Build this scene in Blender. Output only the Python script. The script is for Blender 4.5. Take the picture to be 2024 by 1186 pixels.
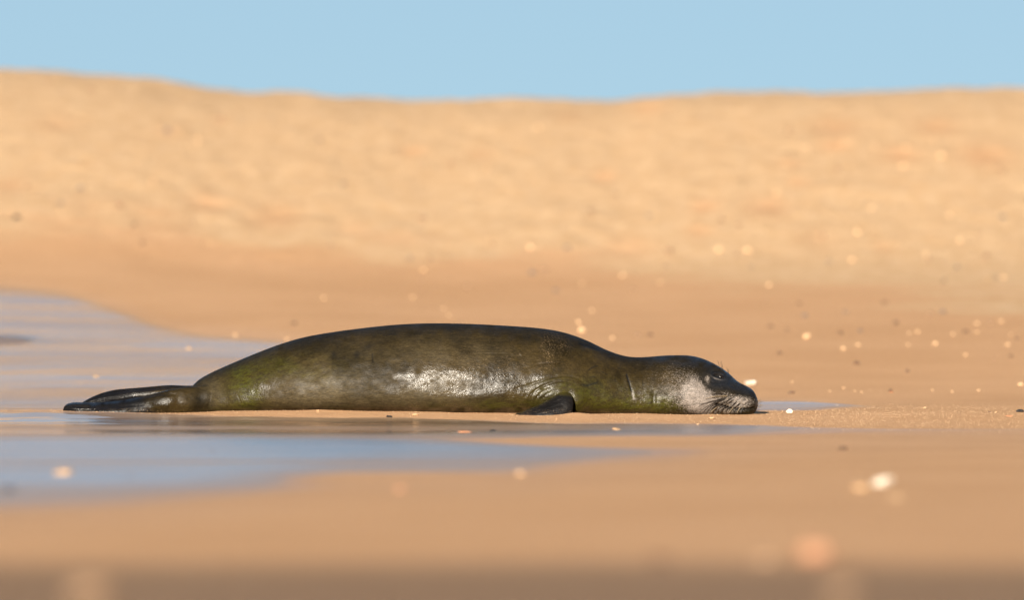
import bpy, bmesh, math, random
import numpy as np
from mathutils import Vector
from mathutils.bvhtree import BVHTree

for o in list(bpy.data.objects):
    bpy.data.objects.remove(o)
S = bpy.context.scene
COL = S.collection
R = math.radians

# ------------------------------------------------------------------ camera
LENS, SENSOR, W_IMG = 400.0, 36.0, 2024.0
FPX = LENS / SENSOR * W_IMG            # focal length in photograph pixels
DIST, CAM_H = 36.0, 0.45               # metres to the seal, height of the lens
EYE_ROW = 536.0                        # photograph row of the eye level
cam = bpy.data.cameras.new('camera')
cam.lens, cam.sensor_width = LENS, SENSOR
cam.clip_start, cam.clip_end = 0.5, 6000
cam.dof.use_dof = True
cam.dof.focus_distance = DIST - 0.12
cam.dof.aperture_fstop = 3.2
co = bpy.data.objects.new('camera', cam)
co.location = (0, -DIST, CAM_H)
co.rotation_euler = (R(90) - math.atan((593 - EYE_ROW) / FPX), 0, 0)
COL.objects.link(co)
S.camera = co

# ------------------------------------------------------------------ sky, sun, exposure
SUN_EL, SUN_AZ = 15.0, 192.0           # azimuth clockwise from +Y: behind the camera, a little to its left
wd = bpy.data.worlds.new('World'); S.world = wd; wd.use_nodes = True
wn, wl = wd.node_tree.nodes, wd.node_tree.links
wn.clear()
sky = wn.new('ShaderNodeTexSky'); sky.sky_type = 'NISHITA'; sky.sun_disc = False
sky.sun_elevation, sky.sun_rotation = R(SUN_EL), R(SUN_AZ)
sky.altitude = 0; sky.air_density = 1.1; sky.dust_density = 0.8; sky.ozone_density = 1.9
bg = wn.new('ShaderNodeBackground'); bg.inputs['Strength'].default_value = 0.055
wo = wn.new('ShaderNodeOutputWorld')
# clear sea air: the whole dome is lowered a little so that the murky horizon band of the model sits below the sand
tcw = wn.new('ShaderNodeTexCoord'); vad = wn.new('ShaderNodeVectorMath'); vad.operation = 'ADD'; vad.inputs[1].default_value = (0, 0, .17)
vno = wn.new('ShaderNodeVectorMath'); vno.operation = 'NORMALIZE'
wl.new(tcw.outputs['Generated'], vad.inputs[0]); wl.new(vad.outputs[0], vno.inputs[0]); wl.new(vno.outputs[0], sky.inputs[0])
wl.new(sky.outputs[0], bg.inputs[0]); wl.new(bg.outputs[0], wo.inputs[0])
sl = bpy.data.lights.new('sun', 'SUN'); sl.energy = 5.0; sl.angle = R(0.5); sl.color = (1.0, 0.90, 0.76)
so = bpy.data.objects.new('sun', sl); COL.objects.link(so)
sd = Vector((math.sin(R(SUN_AZ)) * math.cos(R(SUN_EL)), math.cos(R(SUN_AZ)) * math.cos(R(SUN_EL)), math.sin(R(SUN_EL))))
so.rotation_euler = sd.to_track_quat('Z', 'Y').to_euler()
so.location = (-8, -30, 12)
S.view_settings.view_transform = 'Standard'
S.view_settings.look = 'None'
S.view_settings.exposure = 1.17
S.view_settings.gamma = 1.0
S.view_settings.use_curve_mapping = False
S.render.engine = 'CYCLES'
S.cycles.use_denoising = True
S.cycles.use_adaptive_sampling = False
S.cycles.max_bounces = 6
S.cycles.sample_clamp_indirect = 4.0

# ------------------------------------------------------------------ maths helpers
def pchip(xs, ys):
    xs, ys = np.asarray(xs, float), np.asarray(ys, float)
    h = np.diff(xs); dl = np.diff(ys) / h
    m = np.zeros_like(xs)
    m[0], m[-1] = dl[0], dl[-1]
    for i in range(1, len(xs) - 1):
        if dl[i - 1] * dl[i] > 0:
            w1, w2 = 2 * h[i] + h[i - 1], h[i] + 2 * h[i - 1]
            m[i] = (w1 + w2) / (w1 / dl[i - 1] + w2 / dl[i])
    def f(x):
        x = np.clip(np.asarray(x, float), xs[0], xs[-1])
        k = np.clip(np.searchsorted(xs, x) - 1, 0, len(xs) - 2)
        t = (x - xs[k]) / h[k]
        return ((1 + 2 * t) * (1 - t) ** 2 * ys[k] + t * (1 - t) ** 2 * h[k] * m[k]
                + t * t * (3 - 2 * t) * ys[k + 1] + t * t * (t - 1) * h[k] * m[k + 1])
    return f

def ss(a, b, x):
    t = np.clip((x - a) / (b - a), 0, 1)
    return t * t * (3 - 2 * t)

_rng = np.random.RandomState(7)
_TAB = _rng.rand(256, 256)
def vnoise(x, y, seed=0):
    x, y = np.asarray(x, float) + seed * 17.31, np.asarray(y, float) + seed * 9.77
    xi, yi = np.floor(x).astype(int), np.floor(y).astype(int)
    fx, fy = x - xi, y - yi
    fx, fy = fx ** 3 * (fx * (fx * 6 - 15) + 10), fy ** 3 * (fy * (fy * 6 - 15) + 10)
    a, b = _TAB[xi % 256, yi % 256], _TAB[(xi + 1) % 256, yi % 256]
    c, d = _TAB[xi % 256, (yi + 1) % 256], _TAB[(xi + 1) % 256, (yi + 1) % 256]
    return (a + (b - a) * fx) * (1 - fy) + (c + (d - c) * fx) * fy - 0.5
def fbm(x, y, oct=4, seed=0):
    s, a, f = 0, 1, 1
    for i in range(oct):
        s = s + a * vnoise(x * f, y * f, seed + i * 3); a *= .5; f *= 2.03
    return s

def project(x, y, z):                    # world -> photograph pixels
    d = y + DIST
    d = np.where(np.abs(d) < .2, .2, d)
    return 1012 + FPX * x / d, EYE_ROW + FPX * (CAM_H - z) / d

# ------------------------------------------------------------------ the lie of the beach
prof = pchip([-1500, -200, -60, -24, -18, -16, -13, -8, -3, -1, 2, 15, 20, 26, 30, 33, 34.6, 35.3, 35.8, 36.5, 38.5, 40, 42, 44, 46, 48, 50, 52, 54, 55, 56, 58, 70, 300, 1600],
             [1.5, 1.5, 1.6, 1.6, 1.5, 1.4, 1.1, .5, .1, .02, -.03, -.04, -.04, -.04, -.04, -.034, -.026, -.014, 0, .004, .010, .05, .135, .225, .32, .45, .70, .98, 1.225, 1.285, 1.28, 1.2, .9, .2, .2])
crest = pchip([-3000, -800, 0, 250, 500, 640, 900, 1050, 1200, 1300, 1600, 2024, 3000, 6000],
              [120, 128, 136, 153, 180, 187, 197, 194, 195, 187, 179, 173, 170, 175])
contact = pchip([-3000, 0, 123, 300, 400, 450, 600, 800, 900, 1000, 1100, 1300, 1400, 1470, 1700, 2024, 5000],
                [.007, .007, .0085, .003, .003, .008, .0098, .008, .004, .001, 0, -.001, -.004, -.005, -.004, -.003, -.003])

def z_base(x, y):
    x, y = np.asarray(x, float), np.asarray(y, float)
    d = y + DIST
    z = prof(d)
    u = 1012 + x * 412.6                 # the dune line, read at its own distance
    z = z + (193 - crest(u)) * 54.5 / FPX * ss(41, 54, d) * (1 - ss(60, 120, d))
    us = 1012 + x * FPX / DIST
    z = z + contact(us) * np.exp(-((y + .1) / .55) ** 2)
    return z

def hit(u, v, zf=z_base):                # where the sight line of a pixel meets the sand
    dd = np.concatenate([np.arange(12, 34, .04), np.arange(34, 58, .01)])
    x = (u - 1012) / FPX * dd; y = dd - DIST
    zr = CAM_H - (v - EYE_ROW) / FPX * dd
    below = np.nonzero(zr <= zf(x, y))[0]
    i = below[0] if len(below) else np.argmin(zr - zf(x, y))
    return float(x[i]), float(y[i])

# hollows of old footprints on the dune: photograph pixel, half width in pixels, depth in metres
DENTS = []
for (u, v, w, dep) in [(1652, 288, 34, .05), (1393, 410, 32, .04), (1518, 410, 48, .035), (1563, 325, 26, .03), (1575, 360, 26, .03),
                       (1781, 306, 42, .04), (1947, 306, 60, .04), (1381, 458, 30, .03), (1745, 490, 26, .02), (1194, 347, 26, .04),
                       (815, 300, 30, .03), (1234, 495, 60, .025), (543, 428, 60, .03), (411, 402, 44, .03), (112, 246, 40, .02),
                       (20, 365, 40, .025), (700, 455, 40, .02), (1650, 250, 50, .03), (1850, 250, 50, .03), (1280, 215, 40, .03),
                       (950, 305, 30, .02), (1120, 230, 34, .02), (330, 260, 26, .025), (434, 236, 22, .02), (1620, 475, 50, .015)]:
    x, y = hit(u, v)
    DENTS.append((x, y, w / FPX * (y + DIST), dep))

def z_ground(x, y):
    x, y = np.asarray(x, float), np.asarray(y, float)
    d = y + DIST
    z = z_base(x, y)
    dry = ss(47.3, 49.5, d + .5 * fbm(x * .6, y * .6, 2, 5)) 
    far = 1 - ss(70, 200, d)
    z = z + dry * far * (.006 * fbm(x * 1.7, y * 1.1, 2, 1) + .020 * fbm(x * 2.6, y * 1.2, 3, 15) * np.exp(-((d - 55) / 1.3) ** 2) + .003 * fbm(x * 5.5, y * 3.2, 2, 2) + .0115 * fbm(x * 13, y * 8, 2, 6))
    z = z + far * .004 * fbm(x * .8, y * .8, 3, 3) * ss(37, 41, d)
    z = z + far * .0016 * fbm(x * 9, y * 5, 3, 4) * ss(14, 18, d) * (1 - .6 * ss(37.5, 40, d))
    near = np.exp(-((y + .25) / .5) ** 2)
    z = z + .0035 * near * fbm(x * 7, y * 9, 3, 8)
    for (dx, dy, w, dep) in DENTS:
        q = ((x - dx) / w) ** 2 + ((y - dy) / (w * 1.5)) ** 2
        z = z - dep * .28 * np.exp(-q) + dep * .08 * np.exp(-(np.sqrt(q) - 1.7) ** 2 * 4)
    z = z + (d < -1) * .06 * fbm(x * .3, y * .3, 3, 9)
    # sand pushed up where the front flipper's elbow rests, and under the cheek
    for (u0, y0, a, b, h) in [(1137, -.27, .035, .05, .006), (640, -.24, .10, .04, .004), (1405, -.16, .03, .02, .004)]:
        z = z + h * np.exp(-((x - (u0 - 1012) * DIST / FPX) / a) ** 2 - ((y - y0) / b) ** 2)
    return z

# ---- where the film of water lies (depth-like signed field, in photograph pixels seen from the lens height)
back_e = pchip([-4000, -1500, 0, 100, 200, 330, 420, 520, 600, 760, 1000, 1250, 1480, 1560, 1640, 1720, 1800, 4000],
               [520, 545, 569, 577, 603, 646, 661, 669, 680, 730, 772, 786, 793, 793, 797, 804, 812, 830])
front_e = pchip([-4000, -1500, 0, 300, 600, 700, 1000, 1200, 1350, 1500, 1570, 1620, 1700, 4000],
                [1200, 1060, 1000, 986, 952, 938, 929, 907, 892, 862, 851, 846, 840, 830])
strip_t = pchip([-4000, 0, 150, 300, 400, 600, 1000, 1300, 1480, 1600, 1720, 4000],
                [811, 811, 810, 811, 811, 809, 812, 813, 812, 810, 804, 800])
strip_b = pchip([-4000, 0, 150, 300, 400, 600, 800, 1000, 1100, 1300, 1500, 1620, 1800, 4000],
                [814, 814, 815, 819, 822, 825, 826, 834, 838, 838, 842, 848, 850, 850])
def film(x, y):
    u, v = project(x, y, z_base(x, y))
    n = fbm(x * .7, y * .35, 3, 11) * 8 + fbm(x * 2.5, y * 1.2, 2, 12) * 3
    n2 = fbm(x * .5, y * .4, 2, 21)
    D_back = np.minimum((v - back_e(u) + n * ss(1500, 1350, u)) * (.5 + 1.6 * ss(1400, 1490, u)), (strip_t(u) - v) * 1.6 + n * .1)
    D_front = np.minimum((front_e(u) - v + n * .9) * .5, (v - strip_b(u)) * 1.6 + n * .25)
    D = np.maximum(D_back, D_front)
    def hole(cu, cv, au, av, depth):
        q = ((u - cu) / au) ** 2 + ((v - cv) / av) ** 2
        return depth * np.exp(-q)
    D = np.minimum(D, 30)
    D = D - hole(1180, 872, 330, 13, 42) - hole(-10, 674, 104, 12, 44) - hole(120, 770, 260, 2.6, 33)
    D = D - hole(760, 945, 200, 8, 20) - hole(850, 868, 240, 6, 18 + 20 * n2)
    D = D - 60 * ss(44, 34, y + DIST) * (np.abs(u) > 1e9)
    return D + n2 * 3

# ------------------------------------------------------------------ node helpers
def mat(name):
    m = bpy.data.materials.new(name); m.use_nodes = True
    nt = m.node_tree
    b = nt.nodes['Principled BSDF']
    return m, nt, b
class NT:
    def __init__(s, nt): s.nt = nt; s.n = nt.nodes; s.l = nt.links
    def new(s, t, **k):
        n = s.n.new(t)
        for a, v in k.items(): setattr(n, a, v)
        return n
    def put(s, sock, v):
        if hasattr(v, 'is_linked') or hasattr(v, 'links'): s.l.new(v, sock)
        else: sock.default_value = v
    def math(s, op, a, b=0.0, c=0.0, clamp=False):
        n = s.new('ShaderNodeMath', operation=op, use_clamp=clamp)
        for i, v in enumerate((a, b, c)): s.put(n.inputs[i], v)
        return n.outputs[0]
    def mix(s, f, a, b, blend='MIX'):
        n = s.new('ShaderNodeMix', data_type='RGBA', blend_type=blend)
        s.put(n.inputs[0], f); s.put(n.inputs[6], a); s.put(n.inputs[7], b)
        return n.outputs[2]
    def rng(s, v, a, b, c=0.0, d=1.0, smooth=True):
        n = s.new('ShaderNodeMapRange', interpolation_type='SMOOTHSTEP' if smooth else 'LINEAR')
        for i, q in enumerate((v, a, b, c, d)): s.put(n.inputs[i], q)
        return n.outputs[0]
    def attr(s, name):
        return s.new('ShaderNodeAttribute', attribute_name=name).outputs['Fac']
    def noise(s, vec, scale, detail=3.0, rough=.5, stretch=None):
        if stretch:
            mp = s.new('ShaderNodeMapping'); s.put(mp.inputs['Vector'], vec); mp.inputs['Scale'].default_value = stretch; vec = mp.outputs[0]
        n = s.new('ShaderNodeTexNoise'); s.put(n.inputs['Vector'], vec)
        n.inputs['Scale'].default_value = scale; n.inputs['Detail'].default_value = detail; n.inputs['Roughness'].default_value = rough
        return n.outputs['Fac']
    def obj(s): return s.new('ShaderNodeTexCoord').outputs['Object']
    def bump(s, h, strength, dist, normal=None):
        n = s.new('ShaderNodeBump'); s.put(n.inputs['Height'], h)
        n.inputs['Strength'].default_value = strength; n.inputs['Distance'].default_value = dist
        if normal is not None: s.l.new(normal, n.inputs['Normal'])
        return n.outputs[0]
def rgb(r, g, b): return (r, g, b, 1)

def mesh_obj(name, verts, faces, material, smooth=True, parent=None):
    me = bpy.data.meshes.new(name)
    verts = np.asarray(verts, np.float32); faces = np.asarray(faces, np.int32)
    k = faces.shape[1]
    me.vertices.add(len(verts)); me.vertices.foreach_set('co', verts.ravel())
    me.loops.add(faces.size); me.loops.foreach_set('vertex_index', faces.ravel())
    me.polygons.add(len(faces)); me.polygons.foreach_set('loop_start', np.arange(0, faces.size, k, dtype=np.int32))
    me.update(calc_edges=True)
    me.polygons.foreach_set('use_smooth', np.full(len(faces), smooth))
    me.materials.append(material)
    o = bpy.data.objects.new(name, me); COL.objects.link(o)
    if parent: o.parent = parent
    return o
def set_attr(o, name, vals):
    a = o.data.attributes.new(name, 'FLOAT', 'POINT'); a.data.foreach_set('value', np.asarray(vals, np.float32))
def grid_faces(nr, nc):
    i = np.arange(nr * nc).reshape(nr, nc)
    return np.stack([i[:-1, :-1], i[:-1, 1:], i[1:, 1:], i[1:, :-1]], -1).reshape(-1, 4)

# ------------------------------------------------------------------ materials of the setting
def sand_material():
    m, nt, b = mat('beach sand'); t = NT(nt)
    p = t.obj(); damp = t.attr('damp'); wet = t.attr('wet')
    n1 = t.noise(p, 1.3, 4); n2 = t.noise(p, 9, 4); g = t.noise(p, 330, 2, .7); g2 = t.noise(p, 900, 1)
    n3 = t.noise(p, 1, 3, .6, (16, 5, 1))
    dry = t.mix(t.rng(t.math('ADD', t.math('MULTIPLY', n2, .5), t.math('MULTIPLY', n3, .5)), .36, .64), rgb(.605, .375, .195), rgb(.675, .447, .250))
    dmp = t.mix(t.rng(n1, .3, .7), rgb(.582, .322, .158), rgb(.640, .364, .188))
    c = t.mix(damp, dry, dmp)
    c = t.mix(t.attr('soaked_dark'), c, rgb(.40, .235, .130))
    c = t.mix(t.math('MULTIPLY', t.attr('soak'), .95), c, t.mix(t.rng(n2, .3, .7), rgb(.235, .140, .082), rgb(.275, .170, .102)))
    # single grains: dark lava specks, pale shell specks
    c = t.mix(t.rng(g, .56, .70, 0, .55), c, rgb(.16, .085, .04))
    c = t.mix(t.rng(g, .44, .30, 0, .60), c, rgb(.85, .68, .46))
    nt.links.new(c, b.inputs['Base Color'])
    nt.links.new(t.rng(wet, 0, 1, .95, .38, False), b.inputs['Roughness'])
    nt.links.new(t.rng(wet, 0, 1, .06, .5, False), b.inputs['Specular IOR Level'])
    h = t.math('ADD', t.math('MULTIPLY', g, 1.0), t.math('MULTIPLY', g2, .5))
    h = t.math('MULTIPLY', h, t.rng(wet, 0, 1, 1, .25, False))
    nt.links.new(t.bump(h, .6, .0034), b.inputs['Normal'])
    return m
def water_material():
    m, nt, b = mat('thin sheet of water'); t = NT(nt); nt.nodes.remove(b)
    out = nt.nodes['Material Output']
    p = t.obj(); calm = t.attr('calm')
    w1 = t.noise(p, 1.0, 3, .5, (.45, 1.5, 1)); w2 = t.noise(p, 1.0, 3, .55, (7, 24, 1))
    w3 = t.noise(p, 1.0, 2, .5, (.55, 8, 1))
    h = t.math('ADD', t.math('ADD', t.math('MULTIPLY', w1, t.rng(calm, 0, 1, 5.0, .7, False)), t.math('MULTIPLY', w3, .6)), t.math('MULTIPLY', t.math('MULTIPLY', w2, .10), t.rng(calm, 0, 1, 1, .25, False)))
    bp = t.bump(h, 1.0, .0058)
    fr = t.new('ShaderNodeFresnel')
    # the film is thinner than any ray cares about: light from below meets it as light from above does
    nt.links.new(t.rng(t.new('ShaderNodeNewGeometry').outputs['Backfacing'], 0, 1, 1.333, 1 / 1.333, False), fr.inputs['IOR']); nt.links.new(bp, fr.inputs['Normal'])
    gl = t.new('ShaderNodeBsdfGlossy'); gl.inputs['Color'].default_value = (1, 1, 1, 1)
    nt.links.new(t.rng(calm, 0, 1, .19, .06, False), gl.inputs['Roughness']); nt.links.new(bp, gl.inputs['Normal'])
    tr = t.new('ShaderNodeBsdfTransparent'); tr.inputs[0].default_value = (.93, .95, .95, 1)
    mx = t.new('ShaderNodeMixShader')
    nt.links.new(t.math('MULTIPLY', fr.outputs[0], t.rng(t.attr('cover'), 0, 1, .0, 1, False)), mx.inputs[0]); nt.links.new(tr.outputs[0], mx.inputs[1]); nt.links.new(gl.outputs[0], mx.inputs[2])
    nt.links.new(mx.outputs[0], out.inputs['Surface'])
    return m

# ------------------------------------------------------------------ beach sheet
def geo(a, b, n): return np.geomspace(a, b, n)
xs = np.arange(-3.6, 3.601, .03)
xs = np.concatenate([-3.6 - geo(.1, 1500, 46)[::-1], xs, 3.6 + geo(.1, 1500, 46)])
ds = np.concatenate([-24 - geo(1, 1500, 24)[::-1], np.arange(-24, 14, .7), np.arange(14, 20, .12), np.arange(20, 34, .06), np.arange(34, 37.4, .022),
                     np.arange(37.4, 57.5, .045), 57.5 + geo(.1, 1500, 50)])
X, D_ = np.meshgrid(xs, ds); Y = D_ - DIST
Z = z_ground(X, Y)
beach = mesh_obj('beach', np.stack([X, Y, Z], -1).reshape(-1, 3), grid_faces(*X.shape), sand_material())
beach['kind'] = 'structure'; beach['label'] = 'golden sand beach rising to a dune behind the seal'
FILM = film(X, Y)
U, V = project(X, Y, Z)
damp_line = pchip([-4000, 0, 300, 600, 1000, 1400, 1700, 2024, 5000], [415, 418, 440, 470, 505, 540, 560, 600, 620])
dn = fbm(X * 1.5, Y * 1.5, 4, 31)
damp = ss(-28, 34, V - damp_line(U) + dn * 70) * (D_ > 37) + (D_ <= 37)
for (dx, dy, w_, dep) in DENTS:            # the damp sand's ochre tone, also laid in the footprint hollows
    damp = np.maximum(damp, np.clip(dep * 26, 0, 1.0) * np.exp(-((X - dx) / (w_ * .9)) ** 2 - ((Y - dy) / (w_ * 3.2)) ** 2))
lim = np.where((Y > -1.6) & (Y < 2.5), -5.0, -16.0)
wet = ss(0, 1, (FILM + dn * 5 - lim) / (1 - lim))
wet = np.maximum(wet, .30 * ss(-40, -5, FILM) * (D_ < 34.5))
wet = wet * ss(20, 22, D_) * (1 - ss(60, 70, D_))
lump = np.exp(-((U + 10) / 110) ** 2 - ((V - 674) / 13) ** 2)
wet = np.where(Y > .8, wet * .45, wet)
wet = np.maximum(wet, np.clip(1.5 * lump, 0, 1) * (D_ > 39))
set_attr(beach, 'soaked_dark', (wet * np.where(Y > .8, .08, .30)).ravel())
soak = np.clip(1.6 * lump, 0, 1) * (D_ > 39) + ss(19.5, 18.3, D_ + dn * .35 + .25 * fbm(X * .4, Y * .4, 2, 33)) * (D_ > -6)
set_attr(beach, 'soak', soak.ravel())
set_attr(beach, 'damp', damp.ravel()); set_attr(beach, 'wet', wet.ravel())

# ------------------------------------------------------------------ water film
r0, r1 = np.searchsorted(ds, 20.5), np.searchsorted(ds, 47.5)
c0, c1 = np.searchsorted(xs, -9.0), np.searchsorted(xs, 3.4)
Xw, Yw, Zw, Fw, Vw = (a[r0:r1, c0:c1] for a in (X, Y, Z, FILM, V))
zw = Zw + np.clip(Fw * .0006, -.004, .0035)
fc = grid_faces(*Xw.shape)
keep = (Fw.ravel()[fc] > -6).any(1)
fc = fc[keep]
used = np.unique(fc); remap = np.full(Xw.size, -1); remap[used] = np.arange(len(used))
water = mesh_obj('water', np.stack([Xw, Yw, zw], -1).reshape(-1, 3)[used], remap[fc], water_material())
water['kind'] = 'structure'; water['label'] = 'thin sheet of sea water left on the sand by a wave'
calm = np.maximum((.3 + .7 * ss(.25, -.35, Xw)) * ss(-3.4, -1.9, Yw) * (1 - ss(.2, 1.2, Yw)), .62 * ss(2.5, 3.5, Yw))
set_attr(water, 'calm', calm.ravel()[used])
patch = np.where(Yw > .8, .74 + .75 * fbm(Xw * .9, Yw * 1.6, 3, 61), .88 + 1.3 * np.minimum(0, fbm(Xw * .3, Yw * 1.7, 3, 62)))
set_attr(water, 'cover', (np.where(Yw < -1.2, .4 * ss(-5, 6, Fw) + .6 * ss(3, 22, Fw), ss(-3, 9, Fw)) * np.clip(patch, .2, 1)).ravel()[used])

# ------------------------------------------------------------------ the seal
def P2W(u, v, y):                        # photograph pixel at depth y -> world
    d = DIST + y
    return np.array([(u - 1012) / FPX * d, y, CAM_H - (v - EYE_ROW) / FPX * d])

def loft(sections, cap=True):            # list of (n,3) rings -> verts, faces
    n = len(sections[0]); V_ = np.concatenate(sections); F = []
    for i in range(len(sections) - 1):
        for j in range(n):
            k = (j + 1) % n
            F.append((i * n + j, i * n + k, (i + 1) * n + k, (i + 1) * n + j))
    tri = []
    if cap:
        a = len(V_); V_ = np.concatenate([V_, [sections[0].mean(0)], [sections[-1].mean(0)]])
        L = (len(sections) - 1) * n
        for j in range(n):
            k = (j + 1) % n
            tri.append((a, k, j)); tri.append((a + 1, L + j, L + k))
    return V_, F, tri

ST = np.array([  # u, top row, contact row, half width m
    [366, 780, 812, .030], [376, 768, 815, .065], [386, 757, 816, .090], [396, 748.5, 816, .105], [421, 735, 815.5, .132], [458, 718.5, 814, .158],
    [507, 698, 813, .183], [550, 681.5, 812.5, .202], [600, 666.5, 812.5, .218], [650, 657.5, 812.5, .228], [713, 649, 813, .238],
    [762, 643.6, 813, .243], [807, 640.2, 813.5, .247], [859, 638.8, 815, .249], [920, 639.8, 816.5, .249], [990, 643.2, 818, .246],
    [1050, 647, 818, .238], [1095, 652.6, 818, .228], [1125, 660, 818, .217], [1163, 674, 818, .200], [1192, 689, 818, .184],
    [1227, 702.2, 818.5, .166], [1252, 706.3, 818.5, .156], [1272, 706.3, 819, .150], [1300, 703.8, 819.5, .147], [1326, 702.3, 820, .146],
    [1356, 702.2, 820.5, .142], [1376, 705.2, 821, .136], [1393, 710.2, 821, .128], [1418, 722.4, 821, .111], [1440, 737.2, 821, .095],
    [1453, 750.2, 821, .087], [1466, 759.2, 821.3, .083], [1478, 764.4, 821, .077], [1487, 770, 818, .066], [1493, 778.5, 813, .051],
    [1497, 788.5, 806, .030], [1498.6, 794, 801, .013]])
q = np.arange(len(ST)); qq = np.linspace(0, len(ST) - 1, 420)
fu, ft, fb, fw = (pchip(q, ST[:, i])(qq) for i in range(4))
def gs(a, s=4):
    k = np.exp(-np.arange(-3 * s, 3 * s + 1) ** 2 / (2 * s * s)); k /= k.sum()
    return np.convolve(np.pad(a, 3 * s, mode='reflect', reflect_type='odd'), k, mode='valid')
fu, ft, fb, fw = gs(fu), gs(ft), gs(fb), gs(fw)
th = np.linspace(0, 2 * math.pi, 96, endpoint=False)
rings = []
for u, tp, bt, w in zip(fu, ft, fb, fw):
    x = (u - 1012) / FPX * DIST
    zt = P2W(u, tp, 0)[2]
    emb = .010 * ss(1499, 1478, u) * ss(366, 400, u)
    zb = P2W(u, bt, -w * .75)[2] - emb
    head = ss(1380, 1440, u)
    zc = zb + (zt - zb) * (.31 + .10 * head)
    ct, sn = np.cos(th), np.sin(th)
    nl = 2.9 - .5 * head; nu = 2.0
    up = sn >= 0
    yy = np.where(up, np.sign(ct) * np.abs(ct) ** (2 / nu), np.sign(ct) * np.abs(ct) ** (2 / nl)) * w
    zz = np.where(up, zc + (zt - zc) * np.abs(sn) ** (2 / nu), zc - (zc - zb) * np.abs(sn) ** (2 / nl))
    rings.append(np.stack([np.full_like(yy, x), yy, zz], -1))
parts = [loft(rings)]

def blade(sec, n=28, pw=2.0):            # sections: two edge points and half thickness
    rr = []
    for A, B, tk in sec:
        A, B = np.array(A), np.array(B)
        mid, hx = (A + B) / 2, (A - B) / 2
        axis = np.array([1.0, 0, 0]) if abs((A - B)[0]) < .6 * np.linalg.norm(A - B) + 1e-9 else np.array([.6, 0, -.8])
        nrm = np.cross(hx, axis); nrm = nrm / (np.linalg.norm(nrm) + 1e-12)
        a = np.linspace(0, 2 * math.pi, n, endpoint=False)
        rr.append(mid + np.outer(np.cos(a), hx) + np.outer(np.sign(np.sin(a)) * np.abs(np.sin(a)) ** (2 / pw) * tk, nrm))
    return rr
def resample(sec, n):
    q = np.arange(len(sec)); t = np.linspace(0, len(sec) - 1, n)
    A = np.stack([pchip(q, [s[0][i] for s in sec])(t) for i in range(3)], -1)
    B = np.stack([pchip(q, [s[1][i] for s in sec])(t) for i in range(3)], -1)
    k = pchip(q, [s[2] for s in sec])(t)
    return list(zip(A, B, k))
def mirror(sec): return [(np.array(a) * [1, -1, 1], np.array(b) * [1, -1, 1], k) for a, b, k in sec]

# front flipper, root to tip
fore = [(P2W(1112, 770, -.13), P2W(1132, 796, -.17), .030), (P2W(1108, 775, -.165), P2W(1130, 806, -.222), .028),
        (P2W(1100, 783, -.190), P2W(1127, 817, -.256), .026), (P2W(1088, 792, -.210), P2W(1114, 825.5, -.274), .022),
        (P2W(1074, 799, -.228), P2W(1093, 827, -.286), .018), (P2W(1056, 806, -.243), P2W(1069, 827, -.292), .014),
        (P2W(1040, 812, -.254), P2W(1046, 827, -.292), .011), (P2W(1026, 817, -.264), P2W(1028, 826.5, -.288), .008),
        (P2W(1014, 821.5, -.272), P2W(1014, 825.5, -.282), .005)]
for sec in (resample(fore, 40), mirror(resample(fore, 40))):
    parts.append(loft(blade(sec)))
# hind flipper lying towards the lens: ankle lump, then a low flat blade
hind_n = [(P2W(425, 762, -.05), P2W(425, 818, -.08), .06), (P2W(395, 765, -.075), P2W(395, 819, -.10), .058), (P2W(365, 768, -.09), P2W(365, 820, -.12), .055),
          (P2W(335, 774, -.10), P2W(335, 820, -.13), .050), (P2W(310, 781, -.10), P2W(310, 820, -.135), .042), (P2W(285, 789, -.09), P2W(285, 819, -.14), .032),
          (P2W(255, 796, -.07), P2W(255, 818, -.14), .024), (P2W(215, 800, -.05), P2W(215, 816, -.14), .018), (P2W(180, 801.5, -.04), P2W(180, 815, -.13), .016),
          (P2W(152, 800.5, -.04), P2W(150, 814, -.12), .016), (P2W(136, 801, -.045), P2W(132, 813, -.10), .012), (P2W(127, 805, -.06), P2W(124, 812.5, -.09), .006)]
parts.append(loft(blade(resample(hind_n, 46), pw=2.3)))
# far hind flipper: blade standing on edge
hind_f = [(P2W(430, 756, .06), P2W(430, 816, .06), .06), (P2W(395, 762, .06), P2W(395, 816, .05), .050), (P2W(365, 763.5, .065), P2W(365, 816, .04), .040),
          (P2W(335, 763, .07), P2W(335, 816, .03), .032), (P2W(300, 765.5, .07), P2W(300, 816, .025), .025), (P2W(268, 768, .07), P2W(268, 815, .02), .020),
          (P2W(232, 771, .065), P2W(232, 815, .015), .018), (P2W(205, 777, .055), P2W(205, 814, .01), .016), (P2W(182, 786, .04), P2W(182, 813, .005), .014),
          (P2W(165, 795, .025), P2W(165, 812, 0), .010), (P2W(155, 800.5, .015), P2W(155, 811, 0), .006)]
parts.append(loft(blade(resample(hind_f, 46), pw=2.3)))

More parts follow.
